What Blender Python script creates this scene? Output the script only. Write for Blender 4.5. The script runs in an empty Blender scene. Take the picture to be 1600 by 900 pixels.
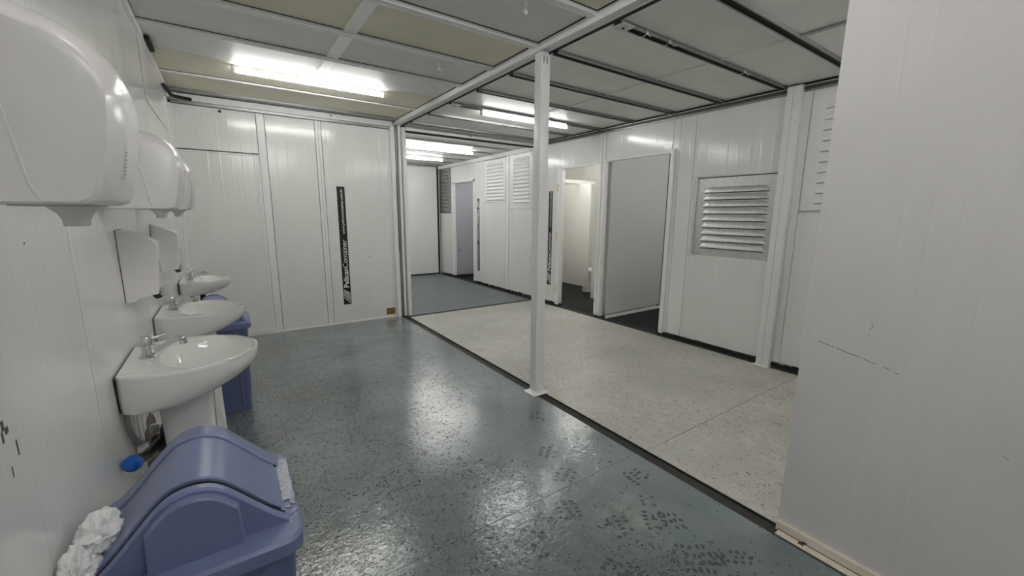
import bpy, bmesh, math, random
from mathutils import Vector, Matrix
random.seed(7)
S = bpy.context.scene
C = S.collection
PI = math.pi

# ------------------------------------------------------------------ camera
def make_camera():
    f, yaw, pit, rol = 640.8446, math.radians(34.67275), math.radians(10.1574), math.radians(0.44407)
    fwd0 = Vector((math.sin(yaw), math.cos(yaw), 0)); right0 = Vector((math.cos(yaw), -math.sin(yaw), 0)); up0 = Vector((0, 0, 1))
    fwd = fwd0*math.cos(pit) - up0*math.sin(pit); up = up0*math.cos(pit) + fwd0*math.sin(pit)
    right = right0*math.cos(rol) + up*math.sin(rol); up2 = up*math.cos(rol) - right0*math.sin(rol)
    m = Matrix((right, up2, -fwd)).transposed().to_4x4(); m.translation = (0, 0, 1.4)
    cd = bpy.data.cameras.new('camera'); cd.sensor_width = 36; cd.lens = 36*f/1600; cd.clip_start = .02
    co = bpy.data.objects.new('camera', cd); C.objects.link(co); co.matrix_world = m
    S.camera = co
make_camera()
# ------------------------------------------------------------------ world, exposure
W = bpy.data.worlds.new('world'); S.world = W; W.use_nodes = True
W.node_tree.nodes['Background'].inputs[0].default_value = (.75, .8, .85, 1)
W.node_tree.nodes['Background'].inputs[1].default_value = .05
S.view_settings.view_transform = 'Standard'; S.view_settings.look = 'None'
S.view_settings.gamma = 1; S.view_settings.use_curve_mapping = False
S.view_settings.exposure = 0.45
S.cycles.max_bounces = 16; S.cycles.diffuse_bounces = 9; S.cycles.glossy_bounces = 5
TUBE_STRENGTH = 34.0

# ------------------------------------------------------------------ constants (metres)
XL, D, XR, ZC = -.355, 5.45, 4.14, 2.57
ZW, ZR = 2.505, 2.475      # lower ceilings over the white floor and the rear room
YF, YB = -1.9, 8.93            # behind the camera, end of the rear room

# ------------------------------------------------------------------ materials
class NT:
    def __init__(s, name):
        m = bpy.data.materials.new(name); m.use_nodes = True
        s.m, s.t = m, m.node_tree; s.b = s.t.nodes['Principled BSDF']
    def n(s, typ, **k):
        nd = s.t.nodes.new(typ)
        for a, v in k.items():
            if a.startswith('i_'):
                nd.inputs[int(a[2:]) if a[2:].isdigit() else a[2:].replace('_', ' ')].default_value = v
            else: setattr(nd, a, v)
        return nd
    def l(s, a, b): s.t.links.new(a, b)
    def pos(s): return s.n('ShaderNodeNewGeometry').outputs['Position']
    def objco(s): return s.n('ShaderNodeTexCoord').outputs['Object']
    def mapv(s, v, sc=(1, 1, 1), rot=(0, 0, 0)):
        mp = s.n('ShaderNodeMapping'); mp.inputs['Scale'].default_value = sc; mp.inputs['Rotation'].default_value = rot
        s.l(v, mp.inputs['Vector']); return mp.outputs[0]
    def noise(s, v, scale, detail=3, rough=.5):
        nd = s.n('ShaderNodeTexNoise'); nd.inputs['Scale'].default_value = scale; nd.inputs['Detail'].default_value = detail
        nd.inputs['Roughness'].default_value = rough; s.l(v, nd.inputs['Vector']); return nd.outputs['Fac']
    def voro(s, v, scale, feature='F1', rnd=1.0):
        nd = s.n('ShaderNodeTexVoronoi', feature=feature); nd.inputs['Scale'].default_value = scale
        nd.inputs['Randomness'].default_value = rnd; s.l(v, nd.inputs['Vector']); return nd
    def ramp(s, v, pts):
        nd = s.n('ShaderNodeValToRGB'); cr = nd.color_ramp
        while len(cr.elements) < len(pts): cr.elements.new(.5)
        for e, (p, c) in zip(cr.elements, pts):
            e.position = p; e.color = (c, c, c, 1) if isinstance(c, (int, float)) else (*c, 1)
        s.l(v, nd.inputs[0]); return nd.outputs[0]
    def math(s, op, a, b=None, c=None):
        nd = s.n('ShaderNodeMath', operation=op)
        for i, x in enumerate((a, b, c)):
            if x is None: continue
            if isinstance(x, (int, float)): nd.inputs[i].default_value = x
            else: s.l(x, nd.inputs[i])
        return nd.outputs[0]
    def mix(s, f, a, b):
        nd = s.n('ShaderNodeMix', data_type='RGBA')
        for i, x in ((0, f), (6, a), (7, b)):
            if isinstance(x, (int, float)): nd.inputs[i].default_value = x
            elif isinstance(x, tuple): nd.inputs[i].default_value = (*x, 1)
            else: s.l(x, nd.inputs[i])
        return nd.outputs[2]
    def bump(s, h, dist, strength=1.0):
        nd = s.n('ShaderNodeBump'); nd.inputs['Distance'].default_value = dist; nd.inputs['Strength'].default_value = strength
        s.l(h, nd.inputs['Height']); s.l(nd.outputs[0], s.b.inputs['Normal']); s.l(nd.outputs[0], s.b.inputs['Coat Normal'])
    def set(s, **k):
        for a, v in k.items():
            i = s.b.inputs[a.replace('_', ' ')]
            if isinstance(v, (int, float)): i.default_value = v
            elif isinstance(v, tuple): i.default_value = (*v, 1)
            else: s.l(v, i)
        return s.m

def plain(name, col, rough=.45, metal=0.0, var=.06, scale=9.0, bump=0.0, coat=0.0):
    t = NT(name); v = t.objco(); f = t.noise(v, scale, 4)
    c0 = tuple(x*(1-var) for x in col); c1 = tuple(min(1, x*(1+var)) for x in col)
    m = t.set(Base_Color=t.mix(f, c0, c1), Roughness=rough, Metallic=metal)
    if coat: t.set(Coat_Weight=coat, Coat_Roughness=.08)
    if bump: t.bump(f, bump)
    return m

def panel_mat(name, col, rough=.2, rib=.075, ribh=.0006, wav=.004, dirt=.05):
    # laminated sandwich panel: faint vertical ribs, slow waviness, light grime
    t = NT(name); p = t.pos()
    sx = t.n('ShaderNodeSeparateXYZ'); t.l(p, sx.inputs[0])
    u = t.math('ADD', sx.outputs[0], sx.outputs[1])
    wob = t.noise(t.mapv(p, (3, 3, .25)), 1.0, 2)
    ph = t.math('MULTIPLY', t.math('ADD', u, t.math('MULTIPLY', wob, .02)), 1/rib)
    saw = t.math('FRACT', ph)
    ridge = t.ramp(saw, [(0, 0), (.11, 1), (.22, 0), (1, 0)])
    amp = t.noise(t.mapv(p, (5, 5, .5)), 1.0, 2)
    amp = t.ramp(amp, [(.35, .1), (.65, 1)])
    h = t.math('MULTIPLY', t.math('MULTIPLY', ridge, amp), ribh)
    slow = t.math('MULTIPLY', t.noise(t.mapv(p, (2.2, 2.2, .5)), 1.0, 1), wav)
    fine = t.math('MULTIPLY', t.noise(t.mapv(p, (40, 40, 6)), 1.0, 2), .00012)
    t.bump(t.math('ADD', t.math('ADD', h, slow), fine), 1.0)
    g = t.ramp(t.noise(t.mapv(p, (3, 3, 1.2)), 1.3, 5, .6), [(.35, 1-dirt), (.7, 1.0)])
    cc = t.mix(1.0, col, g); cc.node.blend_type = 'MULTIPLY'
    return t.set(Base_Color=cc, Roughness=rough, Specular_IOR_Level=.5)

def floor_blue():
    t = NT('blue_floor_paint'); p = t.pos()
    big = t.noise(p, 1.1, 4, .55); mid = t.noise(p, 5, 4, .6)
    base = t.mix(t.ramp(big, [(.38, 0), (.62, 1)]), (.135, .172, .180), (.215, .262, .274))
    base = t.mix(t.ramp(mid, [(.45, 0), (.8, .35)]), base, (.23, .25, .245))
    # chips and dirt pits: small dark elongated spots, thicker in worn areas
    warp = t.n('ShaderNodeVectorMath', operation='ADD')
    nz = t.n('ShaderNodeTexNoise'); nz.inputs['Scale'].default_value = 30; t.l(p, nz.inputs['Vector'])
    sc = t.n('ShaderNodeVectorMath', operation='SCALE'); sc.inputs['Scale'].default_value = .09; t.l(nz.outputs['Color'], sc.inputs[0])
    t.l(p, warp.inputs[0]); t.l(sc.outputs[0], warp.inputs[1])
    v1 = t.voro(t.mapv(warp.outputs[0], (58, 88, 60), (0, 0, .5)), 1.0)
    cell = t.n('ShaderNodeSeparateColor'); t.l(v1.outputs['Color'], cell.inputs[0])
    sx = t.n('ShaderNodeSeparateXYZ'); t.l(p, sx.inputs[0])
    wear = t.math('ADD', t.noise(p, 1.7, 3, .5), t.math('MULTIPLY', t.math('SUBTRACT', .75, sx.outputs[0]), .17))
    thr = t.ramp(wear, [(.34, .08), (.48, .6), (.62, .95)])
    on = t.math('LESS_THAN', cell.outputs[0], thr)
    spot = t.math('MULTIPLY', t.ramp(t.math('SUBTRACT', t.math('ADD', .16, t.math('MULTIPLY', cell.outputs[1], .38)), v1.outputs['Distance']), [(0, 0), (.14, 1)]), on)
    ds = t.n('ShaderNodeVectorMath', operation='DISTANCE'); ds.inputs[1].default_value = (1.42, 1.11, 0); t.l(t.mapv(p, (1, 1, 1)), ds.inputs[0])
    dust = t.math('MULTIPLY', t.ramp(ds.outputs['Value'], [(.06, 1), (.26, 0)]), t.ramp(t.noise(p, 14, 4, .65), [(.4, 0), (.65, 1)]))
    base = t.mix(t.math('MULTIPLY', dust, .75), base, (.33, .325, .29))
    grime = t.ramp(wear, [(.45, 0), (.75, .6)])
    base = t.mix(grime, base, (.105, .118, .108))
    base = t.mix(t.math('MULTIPLY', spot, .9), base, (.028, .03, .028))
    pit = t.voro(t.mapv(warp.outputs[0], (30, 40, 30)), 1.0)
    peel = t.ramp(pit.outputs['Distance'], [(.1, 0), (.6, 1)])
    h = t.math('ADD', t.math('MULTIPLY', t.noise(t.mapv(p, (1, 1.3, 1)), 40, 3, .6), .0013), t.math('MULTIPLY', peel, .0005))
    h = t.math('SUBTRACT', t.math('ADD', h, t.math('MULTIPLY', t.noise(p, 5, 2), .003)), t.math('MULTIPLY', spot, .0012))
    t.bump(h, 1.0, .9)
    r = t.ramp(t.noise(p, 2.3, 4), [(.3, .10), (.7, .24)])
    return t.set(Base_Color=base, Roughness=r, Specular_IOR_Level=.5, Coat_Weight=.75, Coat_Roughness=.07)

def floor_white():
    t = NT('white_floor_paint'); p = t.pos()
    big = t.noise(p, 1.3, 4, .6)
    base = t.mix(t.ramp(big, [(.35, 0), (.65, 1)]), (.50, .50, .455), (.62, .615, .57))
    wp_ = t.n('ShaderNodeVectorMath', operation='ADD'); nz = t.n('ShaderNodeTexNoise'); nz.inputs['Scale'].default_value = 22; t.l(p, nz.inputs['Vector'])
    sc = t.n('ShaderNodeVectorMath', operation='SCALE'); sc.inputs['Scale'].default_value = .06; t.l(nz.outputs['Color'], sc.inputs[0]); t.l(p, wp_.inputs[0]); t.l(sc.outputs[0], wp_.inputs[1])
    dens = t.noise(p, 1.9, 4, .6)
    tot = None
    for scl, k, dst in ((48, .9, .32), (90, 1.1, .38)):
        v1 = t.voro(t.mapv(wp_.outputs[0], (scl, scl*.7, scl), (0, 0, .4)), 1.0)
        cell = t.n('ShaderNodeSeparateColor'); t.l(v1.outputs['Color'], cell.inputs[0])
        on = t.math('LESS_THAN', cell.outputs[0], t.ramp(dens, [(.36, .06*k), (.62, .62*k)]))
        sp = t.math('MULTIPLY', t.math('LESS_THAN', v1.outputs['Distance'], t.math('ADD', .10, t.math('MULTIPLY', cell.outputs[1], dst))), on)
        tot = sp if tot is None else t.math('MAXIMUM', tot, sp)
    base = t.mix(t.ramp(t.noise(p, 11, 6, .7), [(.42, 0), (.66, .38)]), base, (.38, .365, .31))
    base = t.mix(t.math('MULTIPLY', tot, .6), base, (.16, .145, .12))
    h = t.math('SUBTRACT', t.math('MULTIPLY', t.noise(p, 34, 4, .6), .0022), t.math('MULTIPLY', tot, .001))
    t.bump(h, 1.0, .8)
    return t.set(Base_Color=base, Roughness=.30)

def tread_plate():
    t = NT('tread_plate_paint'); p = t.pos()
    w1 = t.n('ShaderNodeTexWave', wave_type='BANDS', bands_direction='DIAGONAL'); w1.inputs['Scale'].default_value = 9
    t.l(p, w1.inputs['Vector'])
    w2 = t.n('ShaderNodeTexWave', wave_type='BANDS', bands_direction='DIAGONAL'); w2.inputs['Scale'].default_value = 9
    t.l(t.mapv(p, (-1, 1, 1)), w2.inputs['Vector'])
    ch = t.n('ShaderNodeTexChecker'); ch.inputs['Scale'].default_value = 24; t.l(t.mapv(p, (1, 1, 0), (0, 0, PI/4)), ch.inputs['Vector'])
    hh = t.mix(ch.outputs['Fac'], w1.outputs['Fac'], w2.outputs['Fac'])
    hh2 = t.ramp(hh, [(.6, 0), (.8, 1)])
    t.bump(t.math('ADD', t.math('MULTIPLY', hh2, .005), t.math('MULTIPLY', t.noise(p, 20, 3), .001)), 1.0)
    return t.set(Base_Color=t.mix(t.noise(p, 2, 4), (.13, .155, .16), (.20, .225, .23)), Roughness=.38)

def galv(name, col=(.48, .49, .49), rough=.34, metal=.9):
    t = NT(name); p = t.objco()
    v = t.voro(t.mapv(p, (1, 1, 1)), 45)
    f = t.n('ShaderNodeSeparateColor'); t.l(v.outputs['Color'], f.inputs[0])
    base = t.mix(f.outputs[0], tuple(x*.92 for x in col), tuple(x*1.06 for x in col))
    base = t.mix(t.ramp(t.noise(p, 30, 4), [(.62, 0), (.75, .4)]), base, (.25, .24, .22))
    return t.set(Base_Color=base, Metallic=metal, Roughness=rough)

def emit(name, col, st):
    t = NT(name); return t.set(Base_Color=(.9, .9, .9), Emission_Color=col, Emission_Strength=st)

M = {}
M['panel'] = panel_mat('white_panel_laminate', (.86, .86, .85), .15, .105, .0010, .0025)
M['panel_left'] = panel_mat('glossy_white_lining', (.85, .85, .835), .14, .085, .00022, .005, .06)
M['panel_front'] = panel_mat('matt_white_panel', (.73, .71, .715), .42, .072, .0008, .002, .05)
M['grey_panel'] = panel_mat('grey_panel_laminate', (.62, .62, .63), .35, .09, .0004, .001, .03)
M['blue_grey_panel'] = panel_mat('blue_grey_panel_laminate', (.40, .41, .44), .4, .09, .0006, .001, .03)
M['cream_panel'] = panel_mat('cream_partition', (.83, .82, .77), .4, .4, .0, .001, .03)
M['ceil_grey'] = panel_mat('ceiling_panel_grey', (.74, .735, .72), .45, .3, .0, .003, .08)
M['ceil_yellow'] = panel_mat('ceiling_panel_yellowed', (.76, .735, .59), .45, .3, .0, .003, .10)
M['ceil_white'] = panel_mat('ceiling_panel_offwhite', (.83, .82, .79), .45, .3, .0, .003, .08)
M['white_metal'] = plain('white_painted_steel', (.87, .87, .87), .3, 0, .04, 14, .0004)
M['floor_blue'] = floor_blue(); M['floor_white'] = floor_white(); M['tread'] = tread_plate()
M['black_floor'] = plain('wet_black_floor', (.010, .010, .011), .5, 0, .5, 6, .002); M['black_floor'].node_tree.nodes['Principled BSDF'].inputs['Specular IOR Level'].default_value = .18
M['gap'] = plain('dark_channel_dirt', (.034, .032, .028), .75, 0, .3, 12, .003)
M['black_gap'] = plain('black_gap', (.012, .012, .012), .8, 0, .3, 30)
M['galv'] = galv('galvanised_sheet', (.66, .67, .67), .36, .65)
M['galv_dark'] = galv('dark_galvanised_channel', (.10, .10, .10), .5, .5)
M['galv_mid'] = galv('grey_galvanised_channel', (.36, .36, .36), .4)
M['ceramic'] = plain('white_glazed_ceramic', (.84, .84, .82), .08, 0, .02, 5, 0, .5)
M['chrome'] = plain('chrome', (.60, .60, .61), .08, 1.0, .05, 20)
M['abs'] = plain('white_gloss_plastic', (.78, .765, .765), .22, 0, .02, 4)
M['abs_line'] = plain('pale_seam_plastic', (.86, .85, .85), .25, 0, .02, 4)
M['abs_grey'] = plain('grey_plastic', (.45, .45, .45), .4)
M['icon'] = plain('printed_icon_ink', (.12, .12, .12), .5)
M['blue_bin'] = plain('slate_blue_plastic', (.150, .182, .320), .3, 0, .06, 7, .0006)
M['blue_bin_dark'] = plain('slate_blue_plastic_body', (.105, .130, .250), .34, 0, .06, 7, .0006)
M['film'] = plain('torn_clear_film', (.48, .50, .57), .06, 0, .3, 60, .006)
M['paper'] = plain('white_tissue', (.86, .86, .86), .8, 0, .03, 30, .001)
M['black'] = plain('black_plastic', (.012, .012, .013), .35)
M['black_vinyl'] = plain('black_vinyl', (.010, .010, .011), .35)
M['white_vinyl'] = plain('white_vinyl', (.85, .85, .85), .4)
M['amber'] = plain('amber_plate', (.42, .21, .035), .4, 0, .15, 40)
M['amber_dark'] = plain('amber_plate_print', (.07, .04, .02), .5)
M['blue_valve'] = plain('bright_blue_plastic', (.012, .10, .46), .3)
M['hose'] = plain('braided_steel_hose', (.42, .42, .41), .4, .6, .3, 120, .002)
M['foam'] = plain('brown_foam_core', (.16, .125, .10), .9, 0, .3, 25, .01)
M['cream_metal'] = plain('cream_painted_angle', (.74, .68, .58), .4, 0, .12, 12, .001)
M['rust'] = plain('rust', (.10, .045, .025), .8, 0, .4, 60)
M['tape'] = plain('silver_tape', (.66, .655, .63), .3, 0, .1, 14, .01)
M['mud'] = plain('wet_mud', (.085, .095, .094), .22, 0, .5, 60)
M['mud_pale'] = plain('dry_dust', (.30, .29, .26), .7, 0, .2, 30)
M['scuff'] = plain('dark_scuff', (.09, .085, .08), .7, 0, .3, 80)
M['tube'] = emit('fluorescent_tube_glow', (1.0, .992, .965), TUBE_STRENGTH)
M['batten'] = plain('white_batten', (.85, .85, .84), .4)

# ------------------------------------------------------------------ mesh helpers
def bm_new(): return bmesh.new()
def bx(bm, x0, x1, y0, y1, z0, z1, b=0.0, seg=2):
    vs = [bm.verts.new((x, y, z)) for x in (x0, x1) for y in (y0, y1) for z in (z0, z1)]
    f = [(0, 1, 3, 2), (4, 6, 7, 5), (0, 4, 5, 1), (2, 3, 7, 6), (0, 2, 6, 4), (1, 5, 7, 3)]
    fs = [bm.faces.new([vs[i] for i in q]) for q in f]
    if b:
        es = list({e for q in fs for e in q.edges})
        bmesh.ops.bevel(bm, geom=es, offset=b, segments=seg, affect='EDGES', profile=.6)
def tube(bm, pts, r, n=10, cap=True):
    pts = [Vector(p) for p in pts]; rings = []
    rr = r if isinstance(r, (list, tuple)) else [r]*len(pts)
    prev = None
    for i, p in enumerate(pts):
        d = (pts[min(i+1, len(pts)-1)] - pts[max(i-1, 0)]).normalized()
        if prev is None:
            a = d.orthogonal().normalized()
        else:
            a = (prev - d*prev.dot(d)).normalized()
        prev = a; b = d.cross(a)
        rings.append([bm.verts.new(p + (a*math.cos(2*PI*k/n) + b*math.sin(2*PI*k/n))*rr[i]) for k in range(n)])
    for i in range(len(rings)-1):
        for k in range(n):
            bm.faces.new((rings[i][k], rings[i][(k+1) % n], rings[i+1][(k+1) % n], rings[i+1][k]))
    if cap:
        bm.faces.new(rings[0][::-1]); bm.faces.new(rings[-1])
def lathe(bm, prof, c=(0, 0, 0), n=20):
    rings = []
    for r, z in prof:
        rings.append([bm.verts.new((c[0]+r*math.cos(2*PI*k/n), c[1]+r*math.sin(2*PI*k/n), c[2]+z)) for k in range(n)])
    for i in range(len(rings)-1):
        for k in range(n):
            bm.faces.new((rings[i][k], rings[i][(k+1) % n], rings[i+1][(k+1) % n], rings[i+1][k]))
    bm.faces.new(rings[0][::-1]); bm.faces.new(rings[-1])
def loft(bm, rows, cap=True, closed=True):
    R = [[bm.verts.new(p) for p in row] for row in rows]
    n = len(R[0])
    for i in range(len(R)-1):
        for k in range(n if closed else n-1):
            bm.faces.new((R[i][k], R[i][(k+1) % n], R[i+1][(k+1) % n], R[i+1][k]))
    if cap:
        bm.faces.new(R[0][::-1]); bm.faces.new(R[-1])
    return R
def smooth_path(pts, n=6):
    pts = [Vector(p) for p in pts]; out = []
    for i in range(len(pts)-1):
        p0, p1, p2, p3 = pts[max(i-1, 0)], pts[i], pts[i+1], pts[min(i+2, len(pts)-1)]
        for k in range(n):
            t = k/n
            out.append(.5*((2*p1)+(p2-p0)*t+(2*p0-5*p1+4*p2-p3)*t*t+(3*p1-p0-3*p2+p3)*t**3))
    out.append(pts[-1]); return out
def obj(name, bm, mat, parent=None, smooth=None, recalc=True):
    if recalc: bmesh.ops.recalc_face_normals(bm, faces=bm.faces[:])
    me = bpy.data.meshes.new(name); bm.to_mesh(me); bm.free()
    if smooth is not None:
        me.shade_smooth(); me.set_sharp_from_angle(angle=math.radians(smooth))
    for m in (mat if isinstance(mat, (list, tuple)) else [mat]): me.materials.append(m)
    o = bpy.data.objects.new(name, me); C.objects.link(o)
    if parent: o.parent = parent
    return o
def box(name, mat, x0, x1, y0, y1, z0, z1, parent=None, b=0.0):
    bm = bm_new(); bx(bm, x0, x1, y0, y1, z0, z1, b)
    return obj(name, bm, mat, parent, 40 if b else None)
def empty(name, loc=(0, 0, 0), rz=0.0):
    o = bpy.data.objects.new(name, None); C.objects.link(o); o.location = loc; o.rotation_euler = (0, 0, rz); o.empty_display_size = .1
    return o
def thing(name, label, cat, loc=(0, 0, 0), group=None, rz=0.0):
    return tag(empty(name, loc, rz), label, cat, group)
def tag(o, label, cat, group=None):
    o['label'] = label; o['category'] = cat
    if group: o['group'] = group
    return o
def struct(o, label=None, cat=None):
    o['kind'] = 'structure'
    o['label'] = label; o['category'] = cat
    return o

# ------------------------------------------------------------------ floors
fl = struct(empty('floor'), 'worn glossy blue-green painted floor under the wash basins', 'floor')
for y0, y1 in ((YF, 1.417), (1.419, 3.299), (3.3005, 5.178), (5.183, D+.04)):
    box('floor_board', M['floor_blue'], XL-.05, 1.888, y0, y1, -.06, 0, fl)
fw = struct(empty('floor'), 'pale off-white painted floor to the right of the middle post', 'floor')
for y0, y1 in ((YF, 1.396), (1.40, 5.30)):
    box('floor_board', M['floor_white'], 1.972, XR-.03, y0, y1, -.06, 0, fw)
ft = struct(box('floor', M['tread'], 1.972, XR-.06, 5.38, YB+.05, -.06, .0), 'grey-blue tread plate floor of the rear room', 'floor')
struct(box('floor', M['black_floor'], XR-.03, 6.3, YF, YB+.05, -.08, -.012), 'wet black floor inside the side cubicles', 'floor')
tr = struct(empty('trim_1'), 'dark sunken channel between the blue and white floors', 'floor joint')
box('channel_bed', M['gap'], 1.888, 1.972, YF, D, -.06, -.012, tr)
box('channel_lip', M['black_gap'], 1.888, 1.894, YF, D, -.03, -.002, tr)
box('channel_lip', M['black_gap'], 1.966, 1.972, YF, D, -.03, -.002, tr)
struct(box('trim_2', M['gap'], 1.972, XR-.06, 5.30, 5.38, -.06, -.006), 'dark joint strip between white floor and tread plate floor', 'floor joint')
struct(box('baseboard_right', M['gap'], XR-.05, XR+.02, YF, YB, -.04, .006), 'dark sill channel along the foot of the right wall', 'sill')
# ragged black gap under the wall panels
bm = bm_new()
y = 1.0
while y < 5.4:
    w = random.uniform(.03, .10)
    if not (2.9 < y+w/2 < 3.86 or 3.95 < y+w/2 < 4.68):
        bx(bm, XR-.012, XR+.004, y, y+w, .004, random.uniform(.035, .058))
    y += w
for k in range(34):
    y = random.uniform(5.5, 7.2); bx(bm, XR-.010, XR+.004, y, y+random.uniform(.02, .07), .004, random.uniform(.03, .06))
o = obj('ragged_gap', bm, M['black_gap']); o['kind'] = 'stuff'; o.parent = bpy.data.objects['baseboard_right']

# shoe prints (flat mud marks on the floor)
def shoe_print(bm, cx, cy, a, L=.27, n=9, half=False, z=.0009):
    ca, sa = math.cos(a), math.sin(a)
    for i in range(n):
        if half and i > n*.55: break
        t = (i+.5)/n
        w = .046 + .012*math.sin(t*PI*1.7) if t < .6 else .036
        if .50 < t < .62: continue
        for s in (-1, 0, 1):
            if random.random() < .22: continue
            u0 = (t-.5)*L + random.uniform(-.004, .004); v0 = s*w*.72
            l, ww = L/n*.34, w*.27
            sh = .012*s*s
            q = [(-l*random.uniform(.6, 1), -ww*random.uniform(.4, 1)), (l*random.uniform(.3, 1), -ww*random.uniform(.6, 1)), (l*1.1, ww*random.uniform(.2, 1)), (l*.2, ww*random.uniform(.7, 1.1)), (-l*random.uniform(.4, 1), ww*random.uniform(.5, 1))]
            vs = []
            for du, dv in q:
                uu, vv = u0+du-sh, v0+dv
                vs.append(bm.verts.new((cx+uu*ca-vv*sa, cy+uu*sa+vv*ca, z)))
            bm.faces.new(vs)
bm = bm_new()
for iz, (cx, cy, a, hf) in enumerate(((1.72, 1.33, 1.4, True), (1.56, 1.06, .9, False), (1.38, 1.13, 1.2, True), (1.62, .94, -.5, True), (1.22, .94, .2, True),
                      (1.22, .80, -.7, False), (1.50, .77, -.8, False), (1.58, .72, -.7, False), (1.46, .66, -.7, False), (1.12, .78, 1.0, True),
                      (1.03, 1.28, .4, False), (1.50, 1.75, .7, True), (1.72, 2.15, .9, True), (1.45, 1.52, .5, True), (1.25, 1.35, 1.3, True), (1.30, .70, .6, True))):
    shoe_print(bm, cx, cy, a, .24, 9, hf, .0006+.00005*iz)
o = obj('muddy_shoe_prints', bm, M['mud'], fl); o['kind'] = 'stuff'
# ------------------------------------------------------------------ walls
def panels(parent, mat, axis, face, depth, lst, gap=.0025):
    """axis 'x': wall in the YZ plane with visible face x=face; axis 'y': wall in the XZ plane, face y=face"""
    for a0, a1, z0, z1 in lst:
        g = gap
        if axis == 'x': box('panel', mat, min(face, face+depth), max(face, face+depth), a0+g, a1-g, z0+g, z1-g, parent)
        else: box('panel', mat, a0+g, a1-g, min(face, face+depth), max(face, face+depth), z0+g, z1-g, parent)

# left wall
wl = struct(box('wall_left', M['black_gap'], XL-.06, XL-.03, YF, D+.05, 0, ZC+.08), 'glossy white panelled wall behind the basins and hand dryers', 'wall')
panels(wl, M['panel_left'], 'x', XL, -.03, [(YF, -.7, 0, ZC), (-.7, .45, 0, ZC), (.45, 1.60, 0, ZC), (1.60, 2.70, 0, ZC), (2.70, 3.73, 0, ZC), (3.73, 4.95, 0, 2.15), (3.73, 4.95, 2.15, ZC), (4.95, D+.03, 0, ZC)])
tc = struct(empty('trim_9'), 'white corner strips and ceiling angle on the left wall', 'trim')
box('corner_strip', M['white_metal'], XL, XL+.022, 5.33, D, 0, 2.44, tc)
box('corner_strip', M['white_metal'], XL, XL+.010, 5.10, 5.18, 0, 2.44, tc)
box('ceiling_angle', M['white_metal'], XL, XL+.02, YF, 5.30, ZC-.055, ZC-.005, tc)
box('joint_strip', M['galv_mid'], XL, XL+.003, 3.705, 3.722, 2.15, 2.50, wl)
box('joint_strip', M['tape'], XL, XL+.004, 3.73, 4.95, 2.12, 2.165, wl)
sl = struct(empty('trim_8'), 'black sealant left in the ceiling corner over the left wall', 'sealant')
bm = bm_new(); bx(bm, XL+.021, XL+.05, 3.86, 4.14, ZC-.035, ZC-.004, .01); obj('black_sealant', bm, M['black_gap'], sl)
bm = bm_new(); tube(bm, smooth_path([(XL+.01, 4.95, 2.52), (XL+.03, 5.1, 2.50), (XL+.05, 5.25, 2.49), (XL+.12, 5.36, 2.50), (XL+.19, 5.39, 2.50)]), .016, 8); obj('black_sealant', bm, M['black_gap'], sl, 60)
# scuffs on the left wall
bm = bm_new()
for y, z, w, h in ((1.045, 1.02, .010, .018), (1.055, 1.01, .012, .012), (1.04, 1.00, .006, .02), (1.085, .955, .004, .03), (1.30, 1.33, .006, .004), (1.05, .93, .003, .02)):
    bx(bm, XL-.001, XL+.0006, y, y+w, z, z+h)
o = obj('scuff_marks', bm, M['scuff'], wl); o['kind'] = 'stuff'
# torn lining and the pipe hole behind the first basin
HC = Vector((XL, 2.24, .37)); HR = .165
bm = bm_new()
for k in range(15):
    y = 1.99 + k*.045; dz = HR*HR-(y+.022-HC.y)**2
    z0 = HC.z + (math.sqrt(dz) if dz > 0 else -.4) + random.uniform(-.006, .006) if abs(y-HC.y) < HR else .02
    bx(bm, XL-.001, XL+(.003 if k % 2 else .0008), y, y+.044, max(.02, z0), .80)
o = obj('ribbed_lining', bm, M['white_metal'], wl); o['kind'] = 'stuff'
bm = bm_new(); tube(bm, [(XL-.001, HC.y, HC.z), (XL+.0025, HC.y, HC.z)], HR, 40); obj('pipe_hole', bm, M['foam'], wl)

# back wall of the wash room
wb = struct(box('wall_back', M['black_gap'], XL-.06, 1.86, D+.03, D+.07, 0, ZC+.08), 'white panelled end wall with the black vertical banner', 'wall')
panels(wb, M['panel'], 'y', D, .03, [(XL, .372, .04, 2.026), (XL, .372, 2.034, 2.46), (.452, .955, .02, 2.46), (1.025, 1.84, .02, 2.46)])
panels(wb, M['white_metal'], 'y', D-.004, .034, [(.374, .450, .02, 2.46), (.957, .990, .02, 2.46), (.990, 1.023, .02, 2.46)], .0015)
box('rail', M['white_metal'], XL, .374, D-.008, D+.02, 2.008, 2.024, wb)
box('rail', M['white_metal'], XL, .374, D-.008, D+.02, .0, .055, wb)
box('edge_strip', M['white_metal'], .350, .372, D-.006, D+.02, .04, 2.01, wb)
box('sealant_line', M['white_metal'], .372, 1.84, D-.012, D+.01, 0, .022, wb)
bm = bm_new(); tube(bm, [(.057, D-.004, 2.432), (.057, D+.004, 2.432)], .016, 16); obj('cable_hole', bm, M['black'], wb)
bm = bm_new(); tube(bm, [(.057, D-.0025, 2.432), (.057, D+.004, 2.432)], .023, 16); obj('cable_hole_rim', bm, M['white_metal'], wb)
bm = bm_new(); bx(bm, 1.486, 1.516, D-.0006, D+.001, .845, .848); bx(bm, 1.505, 1.516, D-.0006, D+.001, .848, .853)
o = obj('scuff_marks', bm, M['scuff'], wb); o['kind'] = 'stuff'
hd = struct(empty('trim_3'), 'white steel head beam above the end wall', 'beam')
box('beam', M['white_metal'], XL, 1.86, D-.06, D+.03, 2.488, 2.548, hd)
box('beam_shadow_gap', M['galv_mid'], XL+.02, 1.86, D-.03, D+.02, 2.462, 2.488, hd)
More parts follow.
